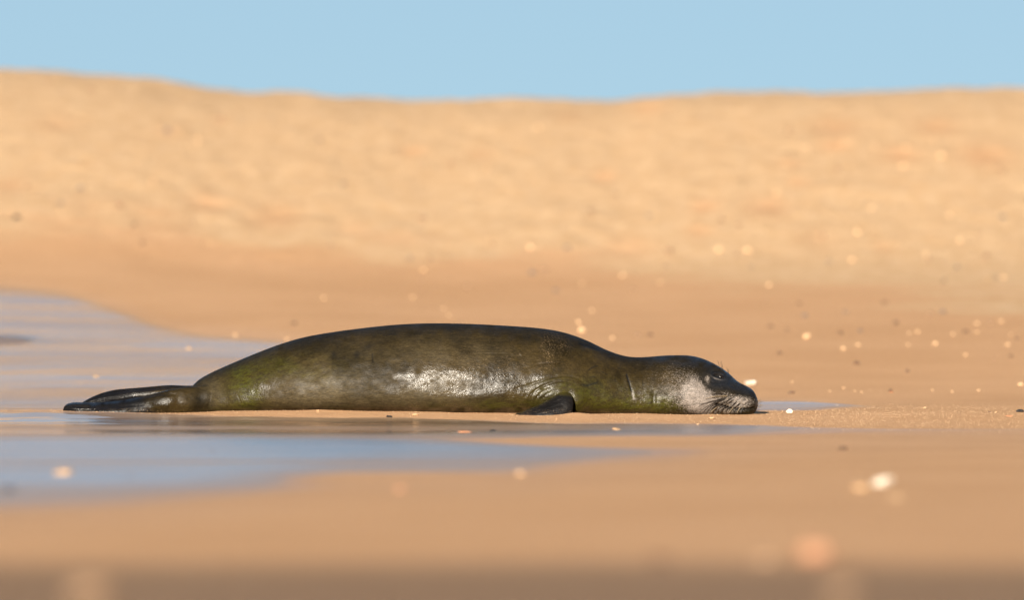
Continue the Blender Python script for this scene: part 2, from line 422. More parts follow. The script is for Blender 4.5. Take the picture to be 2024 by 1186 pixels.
bm_v, bm_f = [], []
base = 0
for V_, F, T in parts:
    bm_v.append(V_); bm_f += [tuple(i + base for i in f) for f in F + T]; base += len(V_)
raw = bpy.data.meshes.new('raw'); raw.from_pydata(np.concatenate(bm_v).tolist(), [], bm_f); raw.update()
bmx = bmesh.new(); bmx.from_mesh(raw); bmesh.ops.recalc_face_normals(bmx, faces=bmx.faces); bmx.to_mesh(raw); bmx.free()
tmp = bpy.data.objects.new('raw', raw); COL.objects.link(tmp)
rm = tmp.modifiers.new('r', 'REMESH'); rm.mode = 'VOXEL'; rm.voxel_size = .0026
sm = tmp.modifiers.new('s', 'SMOOTH'); sm.iterations = 10; sm.factor = .5
dg = bpy.context.evaluated_depsgraph_get()
ev = tmp.evaluated_get(dg).to_mesh()
nv = len(ev.vertices)
VS = np.empty(nv * 3, np.float32); ev.vertices.foreach_get('co', VS); VS = VS.reshape(-1, 3).astype(float)
NS = np.empty(nv * 3, np.float32); ev.vertices.foreach_get('normal', NS); NS = NS.reshape(-1, 3).astype(float)
nf = len(ev.polygons)
FS = np.empty(nf * 4, np.int32); ev.loops.foreach_get('vertex_index', FS); FS = FS.reshape(-1, 4)
tmp.evaluated_get(dg).to_mesh_clear()
bpy.data.objects.remove(tmp); bpy.data.meshes.remove(raw)

ya = -np.abs(VS[:, 1])                   # both flanks carry the same folds
su, sv = project(VS[:, 0], ya, VS[:, 2])
side = ss(.10, .45, np.abs(NS[:, 1]))
def polydist(pts):
    best = np.full(len(su), 1e9)
    box = (su > min(p[0] for p in pts) - 40) & (su < max(p[0] for p in pts) + 40)
    a_u, a_v = su[box], sv[box]; bb = np.full(len(a_u), 1e9); tt = np.zeros(len(a_u))
    for i in range(len(pts) - 1):
        (x0, y0), (x1, y1) = pts[i], pts[i + 1]
        L2 = (x1 - x0) ** 2 + (y1 - y0) ** 2
        t = np.clip(((a_u - x0) * (x1 - x0) + (a_v - y0) * (y1 - y0)) / L2, 0, 1)
        dd = np.hypot(a_u - x0 - t * (x1 - x0), a_v - y0 - t * (y1 - y0))
        tt = np.where(dd < bb, (i + t) / (len(pts) - 1), tt); bb = np.minimum(bb, dd)
    best[box] = bb
    T_ = np.zeros(len(su)); T_[box] = tt
    return best, T_
def smooth_line(pts, n=24):
    q = np.arange(len(pts)); t = np.linspace(0, len(pts) - 1, n)
    return list(zip(pchip(q, [p[0] for p in pts])(t), pchip(q, [p[1] for p in pts])(t)))
def ell(cu, cv, au, av, rot=0):
    c, s = math.cos(R(rot)), math.sin(R(rot))
    x, y = su - cu, sv - cv
    return ((x * c + y * s) / au) ** 2 + ((-x * s + y * c) / av) ** 2
disp = np.zeros(nv)
def bulge(cu, cv, au, av, h, rot=0): 
    global disp
    disp = disp + h * np.exp(-ell(cu, cv, au, av, rot)) * side
def groove(pts, w, h, taper=True):
    global disp
    d, t = polydist(smooth_line(pts))
    k = np.sqrt(np.clip(4 * t * (1 - t), 0, 1)) if taper else 1
    disp = disp - h * np.exp(-(d / w) ** 2) * side * k
is_flip = ss(0, 6, 0 * su)
# shoulder: swelling above the flipper, folds ringing it
bulge(1108, 778, 44, 34, .014); bulge(1141, 800, 18, 24, .014); bulge(905, 738, 60, 20, .0045, 8); bulge(830, 756, 42, 22, .003)
bulge(930, 786, 110, 14, .0030, -8); bulge(1000, 768, 60, 12, .0015, -18); bulge(1190, 790, 40, 26, .006)
bulge(545, 770, 60, 40, .003); bulge(660, 770, 60, 40, .002); bulge(430, 790, 40, 24, .004)
groove([(1014, 769), (1040, 763), (1062, 756), (1086, 748), (1115, 744), (1136, 747), (1155, 757)], 2.4, .0026)
groove([(1052, 800), (1050, 788), (1058, 773), (1080, 761), (1110, 755), (1138, 760)], 2.0, .0020)
groove([(1055, 802), (1058, 790), (1070, 776), (1092, 766), (1116, 763)], 1.8, .0016)
groove([(1062, 800), (1070, 787), (1085, 776), (1102, 770)], 1.8, .0013)
groove([(1046, 808), (1044, 795), (1048, 780), (1066, 767), (1090, 757), (1116, 751), (1145, 757)], 1.4, .0013)
groove([(1015, 804), (1026, 810), (1040, 812)], 2.5, .004)
groove([(930, 701), (960, 699), (990, 699), (1010, 700)], 1.5, .0016)
groove([(1010, 697), (1016, 703)], 2.5, -.002); groove([(1026, 697), (1032, 703)], 2.5, -.0025)
groove([(1040, 728), (1070, 719), (1112, 717)], 1.6, .0015)
groove([(1118, 700), (1150, 712), (1190, 716)], 4, .0012)
# neck creases and the healed scratch
groove([(1238.5, 740), (1243, 755), (1248, 772), (1252, 788)], 2.2, .0028)
groove([(1294, 770), (1292, 790), (1295, 815)], 5, .0045); groove([(1270, 735), (1272, 760)], 3, .0018)
groove([(1312, 790), (1318, 815)], 6, .003); groove([(1332, 795), (1330, 818)], 5, .002)
groove([(1232, 716), (1228, 740), (1232, 765)], 6, .002); groove([(1258, 712), (1258, 735)], 5, .0016)
# rump
groove([(398, 752), (396, 775), (398, 812)], 11, .004); groove([(440, 745), (446, 780), (452, 812)], 10, .003)
groove([(468, 779), (474, 790), (477, 800)], 1.3, .0018)
groove([(736, 700), (737, 716)], 1.5, .0018)
# hind flippers: toe ridges
for k, (a, b, c, h) in enumerate([((345, 779), (270, 783), (180, 799), .0034), ((340, 772), (255, 776), (185, 790), -.0014), ((300, 800), (240, 803), (150, 806), .0018),
                                  ((290, 793), (220, 799), (160, 802), -.0012), ((290, 808), (220, 810), (140, 810), .0014), ((330, 768), (270, 771), (215, 778), .0018)]):
    groove([a, b, c], 3.4, h, False)
groove([(178, 803), (150, 803), (126, 806)], 1.6, .0035, False); groove([(190, 808), (155, 809), (128, 809)], 1.4, .003, False); groove([(240, 786), (205, 790), (170, 799)], 1.5, .0025, False)
bulge(325, 795, 22, 18, .006); groove([(357, 775), (352, 795), (356, 815)], 9, .003)
for dz, n in ((8, .0008), (15, .0010), (22, .0008)):   # finger ridges of the front flipper
    groove([(1110, 786 + dz * 1.2), (1070, 801 + dz * .8), (1020, 820 + dz * .12)], 1.8, n, False)
# head
bulge(1330, 770, 50, 40, .003)
bulge(1457, 790, 24, 15, .009, 10); bulge(1486, 786, 8, 16, .003)
bulge(1432, 812, 18, 8, .004); bulge(1398, 735, 18, 16, .004); bulge(1424, 731, 20, 6, .0055, 28); bulge(1385, 790, 30, 24, .004)
groove([(1416, 798.5), (1431, 803.5), (1445, 807.3), (1463, 809.2), (1478, 809), (1490, 806)], 1.9, .0085, False)
bulge(1440, 800, 24, 3.5, .002, 10); bulge(1452, 815, 28, 4.5, .0035)
groove([(1417, 800), (1416, 808), (1421, 816), (1428, 820)], 2.4, .0055, False)
groove([(1414, 797), (1408, 788), (1402, 784)], 3, .0022)
groove([(1404, 741), (1411, 736), (1421, 734), (1430, 738), (1434, 744)], 1.5, .0050)
groove([(1406, 742), (1413, 749), (1422, 751.5), (1431, 749.5), (1436, 745)], 1.4, .0036)
groove([(1400, 752), (1412, 757), (1424, 757)], 1.8, .0032); groove([(1398, 733), (1408, 727), (1420, 726)], 1.8, .0034)
groove([(1440, 757), (1450, 764), (1460, 768)], 2.5, .0022)
e_in = ell(1421, 744, 13.0, 4.6, 11)
disp -= .0085 * ss(1.0, .2, e_in) * side                                     # the eye slit
disp += .0020 * np.exp(-((np.sqrt(e_in) - 1.25) / .22) ** 2) * side           # lids
groove([(1482, 776), (1487, 780), (1489, 786)], 2.2, .004)                    # nostril
for (a, b) in ((1436, 784), (1443, 789), (1450, 786), (1458, 791), (1464, 786), (1470, 792), (1444, 797), (1453, 799), (1462, 800), (1471, 800), (1430, 791), (1478, 796), (1457, 781), (1468, 780)):
    groove([(a - 2.5, b + 1.2), (a + 2.5, b - 1.2)], 1.3, .0016, False)       # whisker pits
wob = fbm(su * .030, sv * .040, 3, 41) * .0022 + fbm(su * .11, sv * .10, 2, 44) * .0006
disp += wob * side
VS = VS + NS * disp[:, None]

# masks carried to the coat
def line_mask(pts, w): return np.exp(-(polydist(smooth_line(pts))[0] / w) ** 2)
E = lambda *a: np.exp(-ell(*a))
nz = fbm(su * .02, sv * .03, 4, 51)
nz2 = fbm(su * .07, sv * .09, 3, 52)
pale = 1.25 * E(1378, 790, 30, 34) + .9 * E(1405, 800, 24, 22) + .55 * E(1335, 775, 46, 40) + .6 * E(1440, 812, 30, 10) + 1.2 * E(1458, 792, 32, 14, 6) + .35 * E(1250, 790, 50, 26) + .6 * E(1374, 762, 18, 22) + .26 * E(1335, 735, 60, 26) \
    + .28 * E(1470, 797, 24, 14) + .6 * E(1425, 776, 20, 6)
dark = 1.25 * E(1412, 752, 26, 20, 30) + 1.0 * E(1440, 755, 22, 12, 35) + 1.0 * E(1478, 773, 18, 11, 10) + .10 * E(1476, 790, 14, 18)
head_top = ss(1255, 1330, su) * ss(34, 6, sv - pchip(ST[:, 0], ST[:, 1])(su))
dark = np.maximum(dark, head_top * (.9 + nz2))
dark = dark - 1.1 * E(1399, 750, 6, 8, 0)
pale = pale - 1.3 * E(1412, 752, 28, 19, 30) - 1.2 * E(1442, 758, 24, 11, 35) - .9 * E(1482, 773, 17, 10) + 1.9 * E(1399, 750, 6, 9, -15)  # last term: sheen behind the eye, painted as a pale patch
pale = (pale * .82 + .5 * E(1428, 766, 16, 6, 8) + .35 * nz2 * E(1390, 785, 50, 40)) * ss(1180, 1260, su)
mid_body = ss(410, 470, su) * ss(1180, 1080, su)
tan = ss(700, 790, sv + nz * 60) * ss(480, 620, su) * ss(1060, 820, su) * ss(828, 800, sv - 6 * nz2)
tan = np.maximum(tan, .95 * E(660, 770, 120, 42)); tan = np.maximum(tan, .8 * E(420, 775, 22, 30)); tan = np.maximum(tan, .45 * E(850, 700, 220, 30) * (1 + nz))
green = .95 * E(480, 785, 36, 40) + .8 * E(1230, 800, 70, 26) + .6 * E(1120, 770, 80, 30) + .75 * E(1320, 800, 36, 20) + .85 * E(960, 806, 110, 14) + .55 * E(540, 730, 110, 24) + .45 * E(640, 810, 240, 9) + .5 * E(1455, 798, 22, 12)
green = green * (1 + 1.2 * nz)
f_edge = pchip([1011, 1030, 1043, 1053, 1073, 1085, 1099, 1108, 1120, 1132], [823, 817, 812, 807, 800, 794, 789, 788, 790, 796])
flip = np.maximum(ss(-6, 7, sv - f_edge(su) + 5 * nz2) * ss(1006, 1011, su) * ss(1134, 1129, su) * ss(-.19, -.21, ya), ss(315, 255, su + 12 * nz2 - .8 * (sv - 790)))
flip = np.maximum(flip, ss(.015, .05, VS[:, 1]) * ss(400, 375, su) * (VS[:, 1] > 0))
ankle_shade = E(396, 793, 22, 20)  # shade to the right of the ankle lump, painted into the coat
mark = line_mask([(1238.5, 740), (1243, 755), (1248, 772)], 1.7) + .9 * line_mask([(1146, 679), (1162, 685), (1182, 692)], 2.2) + .8 * line_mask([(1163, 732), (1172, 726), (1182, 723)], 1.2) \
    + .7 * line_mask([(1190, 735), (1200, 741)], 1.2) + .7 * line_mask([(1166, 746), (1176, 745)], 1.2) + .8 * line_mask([(1151, 761), (1158, 763), (1180, 757)], 2) + .6 * line_mask([(736, 700), (737, 716)], 1.8) \
    + .6 * E(705, 703, 6, 9) + .5 * E(728, 684, 14, 8, -20) + .5 * E(660, 702, 5, 8) + .4 * line_mask([(1186, 757), (1190, 765)], 2) + .5 * line_mask([(1270, 752), (1271, 764)], 1.4) \
    + .9 * line_mask([(1416, 798.5), (1431, 803.5), (1445, 807.3), (1463, 809.2), (1480, 809)], 1.6) + .5 * line_mask([(1482, 776), (1488, 782)], 2) + .6 * line_mask([(1404, 741), (1411, 736), (1421, 734), (1430, 738), (1434, 744)], 1.2) + .5 * line_mask([(1400, 752), (1412, 757), (1424, 757)], 1.2)  # mouth line and eyelid folds: crease shade painted as dark lines
for (a, b) in ((1436, 784), (1443, 789), (1450, 786), (1458, 791), (1464, 786), (1470, 792), (1444, 797), (1453, 799), (1462, 800), (1471, 800), (1430, 791), (1478, 796), (1457, 781), (1468, 780)):
    mark = mark + .7 * line_mask([(a - 3, b + 1.4), (a, b), (a + 2.5, b - 1.2)], 1.0)
lid = np.exp(-((np.sqrt(e_in) - 1.3) / .2) ** 2) * ss(743, 748, sv) * ss(1436, 1420, su) * .55
white = .55 * lid + .12 * E(1399, 751, 4, 7) + .5 * line_mask([(1249.5, 778), (1251, 783), (1253, 788)], 1.5) + .5 * E(1254, 789, 4, 1.6)
back = ss(24, 2, sv - pchip(ST[:, 0], ST[:, 1])(su)) * ss(380, 450, su) * ss(1500, 1300, su)

grains = 1.0 * E(1082, 690, 12, 34) + .7 * E(1112, 680, 16, 22) + .35 * E(1080, 796, 30, 5, -25) + .6 * E(640, 812, 300, 5) + .5 * E(1150, 816, 200, 4) + .35 * E(960, 730, 120, 40) + .8 * E(300, 812, 60, 4)
gloss = .22 + .85 * E(832, 757, 50, 24) + .8 * E(906, 742, 46, 18) + .8 * E(930, 786, 110, 16, -8) + .3 * E(980, 750, 60, 30) + .7 * E(1010, 778, 70, 34) + .35 * E(1090, 770, 50, 30) + .55 * E(1240, 790, 80, 30) + .8 * E(322, 796, 30, 24) + .55 * E(500, 770, 34, 34) + .7 * E(1440, 770, 40, 40) + .35 * ss(340, 250, su) - .10 * back + .25 * head_top
gloss = np.clip(gloss * (1 + 1.5 * nz2), 0, 1) * (1 - .30 * np.clip(flip, 0, 1) * ss(900, 950, su)) + .25 * np.clip(flip, 0, 1) * ss(900, 950, su) * ss(806, 818, sv)
def coat_material():
    m, nt, b = mat('wet seal coat'); t = NT(nt)
    p = t.obj()
    st = t.noise(p, 1, 4, .6, (26, 110, 110)); st2 = t.noise(p, 1, 3, .6, (90, 420, 420))
    big = t.noise(p, 6.5, 4, .6); sp = t.noise(p, 1, 3, .65, (250, 320, 320)); sp2 = t.noise(p, 300, 2, .6)
    A = lambda n: t.attr(n)
    c = t.mix(t.rng(big, .38, .62), rgb(.0094, .0064, .0019), rgb(.0245, .0163, .0052))
    c = t.mix(t.math('MULTIPLY', A('tan'), t.rng(big, .25, .6, .55, 1)), c, rgb(.0450, .0348, .0185))
    c = t.mix(t.math('MULTIPLY', A('green'), t.rng(st, .3, .62, .25, .9), clamp=True), c, rgb(.0275, .0270, .0028))
    c = t.mix(t.math('MULTIPLY', A('back'), .75), c, rgb(.0100, .0080, .0055))
    c = t.mix(t.math('MULTIPLY', A('dark'), t.rng(sp, .25, .6, .98, .80), clamp=True), c, rgb(.0095, .0098, .0112))
    # pale hairs and the painted sheen behind the eye break through as specks
    th_ = t.math('SUBTRACT', A('pale'), t.math('MULTIPLY', t.math('SUBTRACT', sp, .32), 2.4))
    c = t.mix(t.rng(th_, -.1, .75, 0, .93), c, t.mix(t.rng(sp2, .35, .65), rgb(.130, .108, .090), rgb(.205, .178, .160)))
    c = t.mix(t.rng(A('flip'), .2, .8), c, t.mix(t.rng(big, .4, .7), rgb(.0045, .0040, .0040), rgb(.0095, .0075, .006)))
    c = t.mix(t.math('MULTIPLY', A('ankle_shade'), .8, clamp=True), c, rgb(.004, .0035, .002))
    c = t.mix(t.math('MULTIPLY', A('grains'), t.rng(sp2, .60, .68), clamp=True), c, rgb(.22, .15, .085))
    c = t.mix(t.math('MULTIPLY', A('mark'), 1.0, clamp=True), c, rgb(.004, .004, .004))
    c = t.mix(t.math('MULTIPLY', A('white'), 1.0, clamp=True), c, rgb(.20, .18, .165))
    v = t.math('MULTIPLY', t.rng(st2, .25, .75, .50, 1.60, False), t.rng(st, .25, .75, .68, 1.36, False))
    hs = t.new('ShaderNodeVectorMath', operation='SCALE'); nt.links.new(c, hs.inputs[0]); nt.links.new(v, hs.inputs[3])
    nt.links.new(hs.outputs[0], b.inputs['Base Color'])
    gl = t.math('MULTIPLY', A('gloss'), t.rng(big, .3, .6, .75, 1.1), clamp=True)
    nt.links.new(t.rng(gl, 0, 1, .58, .24, False), b.inputs['Roughness'])
    nt.links.new(t.rng(gl, 0, 1, .06, .50, False), b.inputs['Specular IOR Level'])
    b.inputs['IOR'].default_value = 1.42
    gr = t.noise(p, 1, 2, .65, (165, 250, 250)); gf = t.noise(p, 1, 1, .5, (330, 480, 480))
    h = t.math('ADD', t.math('MULTIPLY', gr, 1.0), t.math('ADD', t.math('MULTIPLY', st2, .35), t.math('MULTIPLY', gf, .45)))
    nt.links.new(t.bump(h, .55, .0022), b.inputs['Normal'])
    return m

seal = bpy.data.objects.new('monk_seal', None); COL.objects.link(seal)
seal.location = (0, 0, 0); seal.empty_display_size = .2
seal['label'] = 'wet olive-brown seal asleep on its belly on the sand beside the shallow water'
seal['category'] = 'seal'
body = mesh_obj('body', VS, FS, coat_material(), parent=seal)
for n_, a_ in dict(tan=tan, green=green, dark=dark, pale=pale, flip=flip, ankle_shade=ankle_shade, mark=mark, white=white, back=back, gloss=gloss, grains=grains).items():
    set_attr(body, n_, np.clip(a_, -2, 2))

# eyes
me_, nt_, be = mat('wet dark eye'); be.inputs['Base Color'].default_value = rgb(.006, .004, .003); be.inputs['Roughness'].default_value = .12
bvh = BVHTree.FromPolygons(VS.tolist(), FS.tolist())
CAMV = Vector((0, -DIST, CAM_H))
def surf(u, v):                           # point of the near flank seen at a pixel
    d = Vector(((u - 1012) / FPX, 1, (EYE_ROW - v) / FPX)).normalized()
    h = bvh.ray_cast(CAMV, d)
    return (h[0], h[1]) if h[0] is not None else (None, None)
pe, ne = surf(1422, 744)
for s in (1, -1):
    bm = bmesh.new(); bmesh.ops.create_uvsphere(bm, u_segments=24, v_segments=16, radius=1)
    for v in bm.verts: v.co = (v.co.x * .0180, v.co.y * .0120, v.co.z * .0068)
    m_ = bpy.data.meshes.new('eye'); bm.to_mesh(m_); bm.free()
    for pl in m_.polygons: pl.use_smooth = True
    m_.materials.append(me_)
    o = bpy.data.objects.new('eye', m_); COL.objects.link(o); o.parent = seal
    o.location = (pe.x, s * (pe.y + .0108), pe.z); o.rotation_euler = (0, R(11), s * R(-22))

# whiskers and brow bristles
mw, ntw, bw = mat('dark whisker'); bw.inputs['Base Color'].default_value = rgb(.016, .012, .008); bw.inputs['Roughness'].default_value = .45
mw2, ntw2, bw2 = mat('pale whisker'); bw2.inputs['Base Color'].default_value = rgb(.20, .15, .09); bw2.inputs['Roughness'].default_value = .45
def hair(pts, r0, r1, material, name='whisker'):
    pts = [np.array(p, float) for p in pts]; q = np.arange(len(pts)); t = np.linspace(0, len(pts) - 1, 12)
    C = np.stack([pchip(q, [p[i] for p in pts])(t) for i in range(3)], -1)
    rr = []
    for i, c in enumerate(C):
        tg = C[min(i + 1, len(C) - 1)] - C[max(i - 1, 0)]; tg /= np.linalg.norm(tg)
        a = np.cross(tg, [0, 1, .2]); a /= np.linalg.norm(a); b_ = np.cross(tg, a)
        r = r0 + (r1 - r0) * i / (len(C) - 1)
        rr.append(np.array([c + r * (math.cos(k) * a + math.sin(k) * b_) for k in np.linspace(0, 2 * math.pi, 5, endpoint=False)]))
    V_, F, T = loft(rr)
    m_ = bpy.data.meshes.new(name); m_.from_pydata(V_.tolist(), [], F + T); m_.update()
    for pl in m_.polygons: pl.use_smooth = True
    m_.materials.append(material)
    o = bpy.data.objects.new(name, m_); COL.objects.link(o); o.parent = seal
    return o
random.seed(4)
WH = [((1440, 783), (1415, 784), (1394, 788)), ((1436, 786), (1408, 793), (1382, 800)), ((1438, 787), (1412, 796), (1394, 806), (1376, 820)),
      ((1434, 789), (1412, 798), (1398, 808), (1386, 820)), ((1440, 790), (1418, 800), (1402, 811), (1390, 821)), ((1444, 790), (1424, 800), (1408, 812), (1396, 821)),
      ((1436, 793), (1418, 803), (1406, 812), (1399, 820)), ((1444, 794), (1428, 803), (1416, 813), (1410, 820)), ((1446, 797), (1436, 804), (1424, 814), (1418, 820)),
      ((1452, 797), (1442, 805), (1433, 814)), ((1457, 799), (1449, 806), (1442, 815)), ((1462, 801), (1455, 808), (1450, 816)), ((1438, 780), (1420, 778), (1404, 779)),
      ((1448, 786), (1436, 793), (1424, 798)), ((1452, 789), (1440, 796), (1430, 801)), ((1466, 802), (1461, 809), (1457, 816)), ((1471, 803), (1467, 810), (1464, 817)),
      ((1458, 793), (1448, 800), (1440, 805)), ((1464, 796), (1456, 802), (1449, 806)), ((1442, 800), (1432, 806), (1424, 812))]
for k, w in enumerate(WH):
    pts = []
    for i, (u, v) in enumerate(w):
        p, n = surf(u, v)
        yv = p.y if p is not None else -.09
        if i and pts: yv = min(yv, pts[-1][1] + .012)
        pts.append(P2W(u, v, yv + (.003 if i == 0 else -.004 - .004 * i)))
    hair(pts, .0016, .0007, mw if k % 5 else mw2)
for (a, b, c) in (((1422, 724.5), (1420.5, 718), (1418, 712)), ((1429, 728), (1427.5, 721), (1425.5, 713)), ((1438.5, 735), (1437.5, 731), (1436, 727)), ((1440.5, 736.5), (1440, 733), (1439, 729)), ((1426, 726.5), (1425, 720), (1424, 716))):
    hair([P2W(a[0], a[1] + 2, -.01), P2W(*b, -.015), P2W(*c, -.02)], .0007, .0004, mw, 'brow_bristle')
for k in range(16):
    v = 792 + k * 1.6
    u = 1498.5 - max(0, v - 800) ** 2 * .05
    L = random.uniform(5, 10); up = random.uniform(-3.5, .5) + (v - 800) * .22
    yy = random.uniform(-.035, .01)
    hair([P2W(u - 4, v - .5, yy), P2W(u + L * .5, v + up * .35, yy - .003), P2W(u + L, v + up, yy - .006)], .0007, .0003, mw2 if k % 3 == 0 else mw)

# ------------------------------------------------------------------ pebbles, coral and shell bits
def stone_mat(name, c1, c2, rough=.6):
    m, nt, b = mat(name); t = NT(nt); p = t.obj()
    n = t.noise(p, 3.0, 4, .6)
    nt.links.new(t.mix(t.rng(n, .35, .65), rgb(*c1), rgb(*c2)), b.inputs['Base Color'])
    b.inputs['Roughness'].default_value = rough
    nt.links.new(t.bump(t.noise(p, 7, 3), .4, .1), b.inputs['Normal'])
    return m
MATS = {'white': stone_mat('bleached coral', (.62, .52, .40), (.80, .72, .60)), 'pale': stone_mat('pale stone', (.55, .345, .18), (.63, .415, .24)), 'dull': stone_mat('soaked stone', (.30, .18, .10), (.37, .23, .13)),
        'tan': stone_mat('tan stone', (.42, .26, .14), (.60, .38, .20)), 'rust': stone_mat('rust stone', (.40, .20, .11), (.48, .25, .14)), 'orange': stone_mat('orange stone', (.50, .20, .09), (.62, .28, .13)),
        'brown': stone_mat('brown stone', (.10, .055, .03), (.17, .09, .05)), 'black': stone_mat('lava stone', (.010, .009, .009), (.03, .026, .024), .4),
        'umber': stone_mat('umber stone', (.22, .125, .07), (.30, .18, .105)), 'grey': stone_mat('grey stone', (.13, .095, .075), (.20, .15, .12))}
def stone_mesh(name, seed, rough, angular=False, sub=2):
    bm = bmesh.new(); bmesh.ops.create_icosphere(bm, subdivisions=sub, radius=.5)
    rs = np.random.RandomState(seed); dirs = rs.randn(9, 3); dirs /= np.linalg.norm(dirs, axis=1)[:, None]
    offs = rs.uniform(.22, .40, 9) if angular else rs.uniform(.36, .5, 9)
    ph = rs.rand(4, 3) * 6
    for v in bm.verts:
        p = np.array(v.co)
        for d, o_ in zip(dirs, offs):            # knock flats off the lump
            k = p @ d - o_
            if k > 0: p = p - d * k * (.9 if angular else .7)
        p = p * (1 + rough * (math.sin(p[0] * 9 + ph[0, 0]) * math.sin(p[1] * 8 + ph[1, 0]) + .6 * math.sin(p[2] * 15 + ph[2, 1]) * math.sin(p[0] * 13 + ph[3, 2])))
        v.co = p
    m = bpy.data.meshes.new(name); bm.to_mesh(m); bm.free()
    for pl in m.polygons: pl.use_smooth = not angular
    return m
_cache = {}
def stone(u, v, w, colour, label, group=None, name='pebble', flat=.6, angular=False, seed=None, sink=.3, deep=1.0, yoff=0.0, rot=None):
    x, y = hit(u, v, z_ground)
    y += yoff
    d = y + DIST
    size = w / FPX * d
    seed = random.randrange(7) if seed is None else seed
    key = (name, colour, angular, seed)
    if key not in _cache:
        m = stone_mesh(name, seed + (50 if angular else 0), .06 if not angular else .12, angular, 2); m.materials.append(MATS[colour]); _cache[key] = m
    o = bpy.data.objects.new(name, _cache[key]); COL.objects.link(o)
    zz = float(z_ground(x, y))
    o.location = (x, y, zz + size * flat * (.5 - sink))
    o.scale = (size, size * deep, size * flat)
    o.rotation_euler = (random.uniform(-.2, .2), random.uniform(-.2, .2), random.uniform(-.5, .5) if rot is None else rot)
    o['label'] = label; o['category'] = 'pebble' if name == 'pebble' else name.split('_')[0] + (' fragment' if 'fragment' in name else '')
    if group: o['group'] = group
    return o
random.seed(11)
# told apart by look and place
stone(1483, 762, 30, 'white', 'long bleached coral piece lying just behind the seal\'s nose', name='coral_fragment', flat=.45, angular=True, seed=1, sink=.1)
stone(1561, 817, 17, 'white', 'small knobbly white coral chunk on the sand in front of the nose', name='coral_fragment', flat=.65, angular=True, seed=2, sink=.1)
stone(2016, 815, 17, 'black', 'black lava pebble on smooth sand well ahead of the seal', seed=3, flat=.5)
stone(1564, 778, 15, 'brown', 'dark brown oblong pebble beyond the small pool by the nose', seed=4, flat=.38)
stone(1760, 773, 8, 'black', 'tiny black pebble with an orange chip at its foot', seed=2)
stone(1762, 776, 10, 'orange', 'tiny orange chip under a black pebble', name='shell_fragment', flat=.3, angular=True, seed=3)
stone(1405, 828, 17, 'pale', 'thin pale shell flake on the sand under the cheek', name='shell_fragment', flat=.28, angular=True, seed=4, sink=.1)
stone(770, 825, 14, 'black', 'flat black pebble on the sand strip below the belly', seed=5, flat=.4)
stone(821, 821, 15, 'pale', 'pinkish pale pebble on the sand strip below the belly', seed=6, flat=.35)
stone(628, 813, 8, 'pale', 'small pale shell flake touching the belly', name='shell_fragment', flat=.5, angular=True, seed=1)
stone(920, 857, 32, 'orange', 'flat orange pebble lying in the wet sand below the flipper', seed=1, flat=.25)
stone(974, 853, 14, 'black', 'small black pebble beside the flat orange one', seed=6, flat=.4)
stone(1220, 851, 21, 'tan', 'tan pebble in the narrow strip of water below the neck', seed=2, flat=.35)
stone(124, 940, 44, 'tan', 'ochre pebble standing in the shallow water near the left shore', seed=3, flat=.42)
stone(1744, 961, 50, 'white', 'large white coral lump on the open sand', name='coral_fragment', flat=.6, angular=True, seed=5)
stone(1702, 970, 34, 'tan', 'tan pebble beside the large white coral lump', seed=4, flat=.6)
stone(1773, 987, 34, 'tan', 'dull tan pebble half sunk below the white coral lump', seed=5, flat=.35)
stone(1612, 1108, 72, 'rust', 'rounded orange pebble at the edge of the dark soaked sand', seed=2, flat=.75)
stone(1512, 1112, 60, 'dull', 'sand-coloured pebble beside the rounded orange one', seed=1, flat=.5)
stone(1307, 1116, 52, 'brown', 'reddish brown pebble half sunk at the edge of the dark soaked sand', seed=0, flat=.35)
stone(178, 1183, 100, 'dull', 'tan stone lying alone in the dark soaked sand', seed=3, flat=.5)
stone(1661, 1178, 80, 'dull', 'low tan stone in the dark soaked sand near the rounded orange pebble', seed=6, flat=.4)
stone(790, 972, 24, 'rust', 'small orange pebble on the damp sand at the front of the pool', seed=5, flat=.6)
stone(1028, 940, 17, 'pale', 'pale round pebble at the tip of the pool', seed=0, flat=.7)
stone(18, 973, 24, 'black', 'dark pebble in the shallow water at its near edge', seed=1, flat=.6)
stone(1665, 889, 22, 'brown', 'faint brown pebble pressed into the open sand', seed=3, flat=.4)
stone(373, 690, 11, 'tan', 'tan pebble in the thin water behind the tail', group='tan pebbles in the thin water behind the tail', seed=3)
stone(190, 747, 16, 'tan', 'tan pebble in the thin water behind the tail', group='tan pebbles in the thin water behind the tail', seed=4, flat=.4)
stone(160, 757, 10, 'tan', 'tan pebble in the thin water behind the tail', group='tan pebbles in the thin water behind the tail', seed=5, flat=.4)
stone(420, 895, 10, 'grey', 'small grey pebble under the shallow water before the tail', group='grey pebbles in the shallow pool', seed=3)
stone(255, 947, 18, 'grey', 'small grey pebble under the shallow water before the tail', group='grey pebbles in the shallow pool', seed=4, flat=.4)
stone(1150, 656, 18, 'pale', 'bright pale pebble on the slope above the seal\'s shoulders', seed=0, flat=.8)
stone(1594, 669, 17, 'pale', 'bright pale coral lump on the damp slope beyond the nose', name='coral_fragment', flat=.85, angular=True, seed=0)
stone(33, 432, 15, 'black', 'dark pebble alone where the dry sand begins above the pool', seed=2, flat=.8)
stone(2018, 762, 13, 'pale', 'pale tan pebble on the damp sand beyond the black lava pebble', seed=1, flat=.7)
stone(1956, 815, 9, 'brown', 'small brown chip on the sand near the black lava pebble', name='shell_fragment', flat=.35, angular=True, seed=2)
stone(1995, 823, 16, 'orange', 'thin reddish shell flake on the sand near the black lava pebble', name='shell_fragment', flat=.2, angular=True, seed=0)
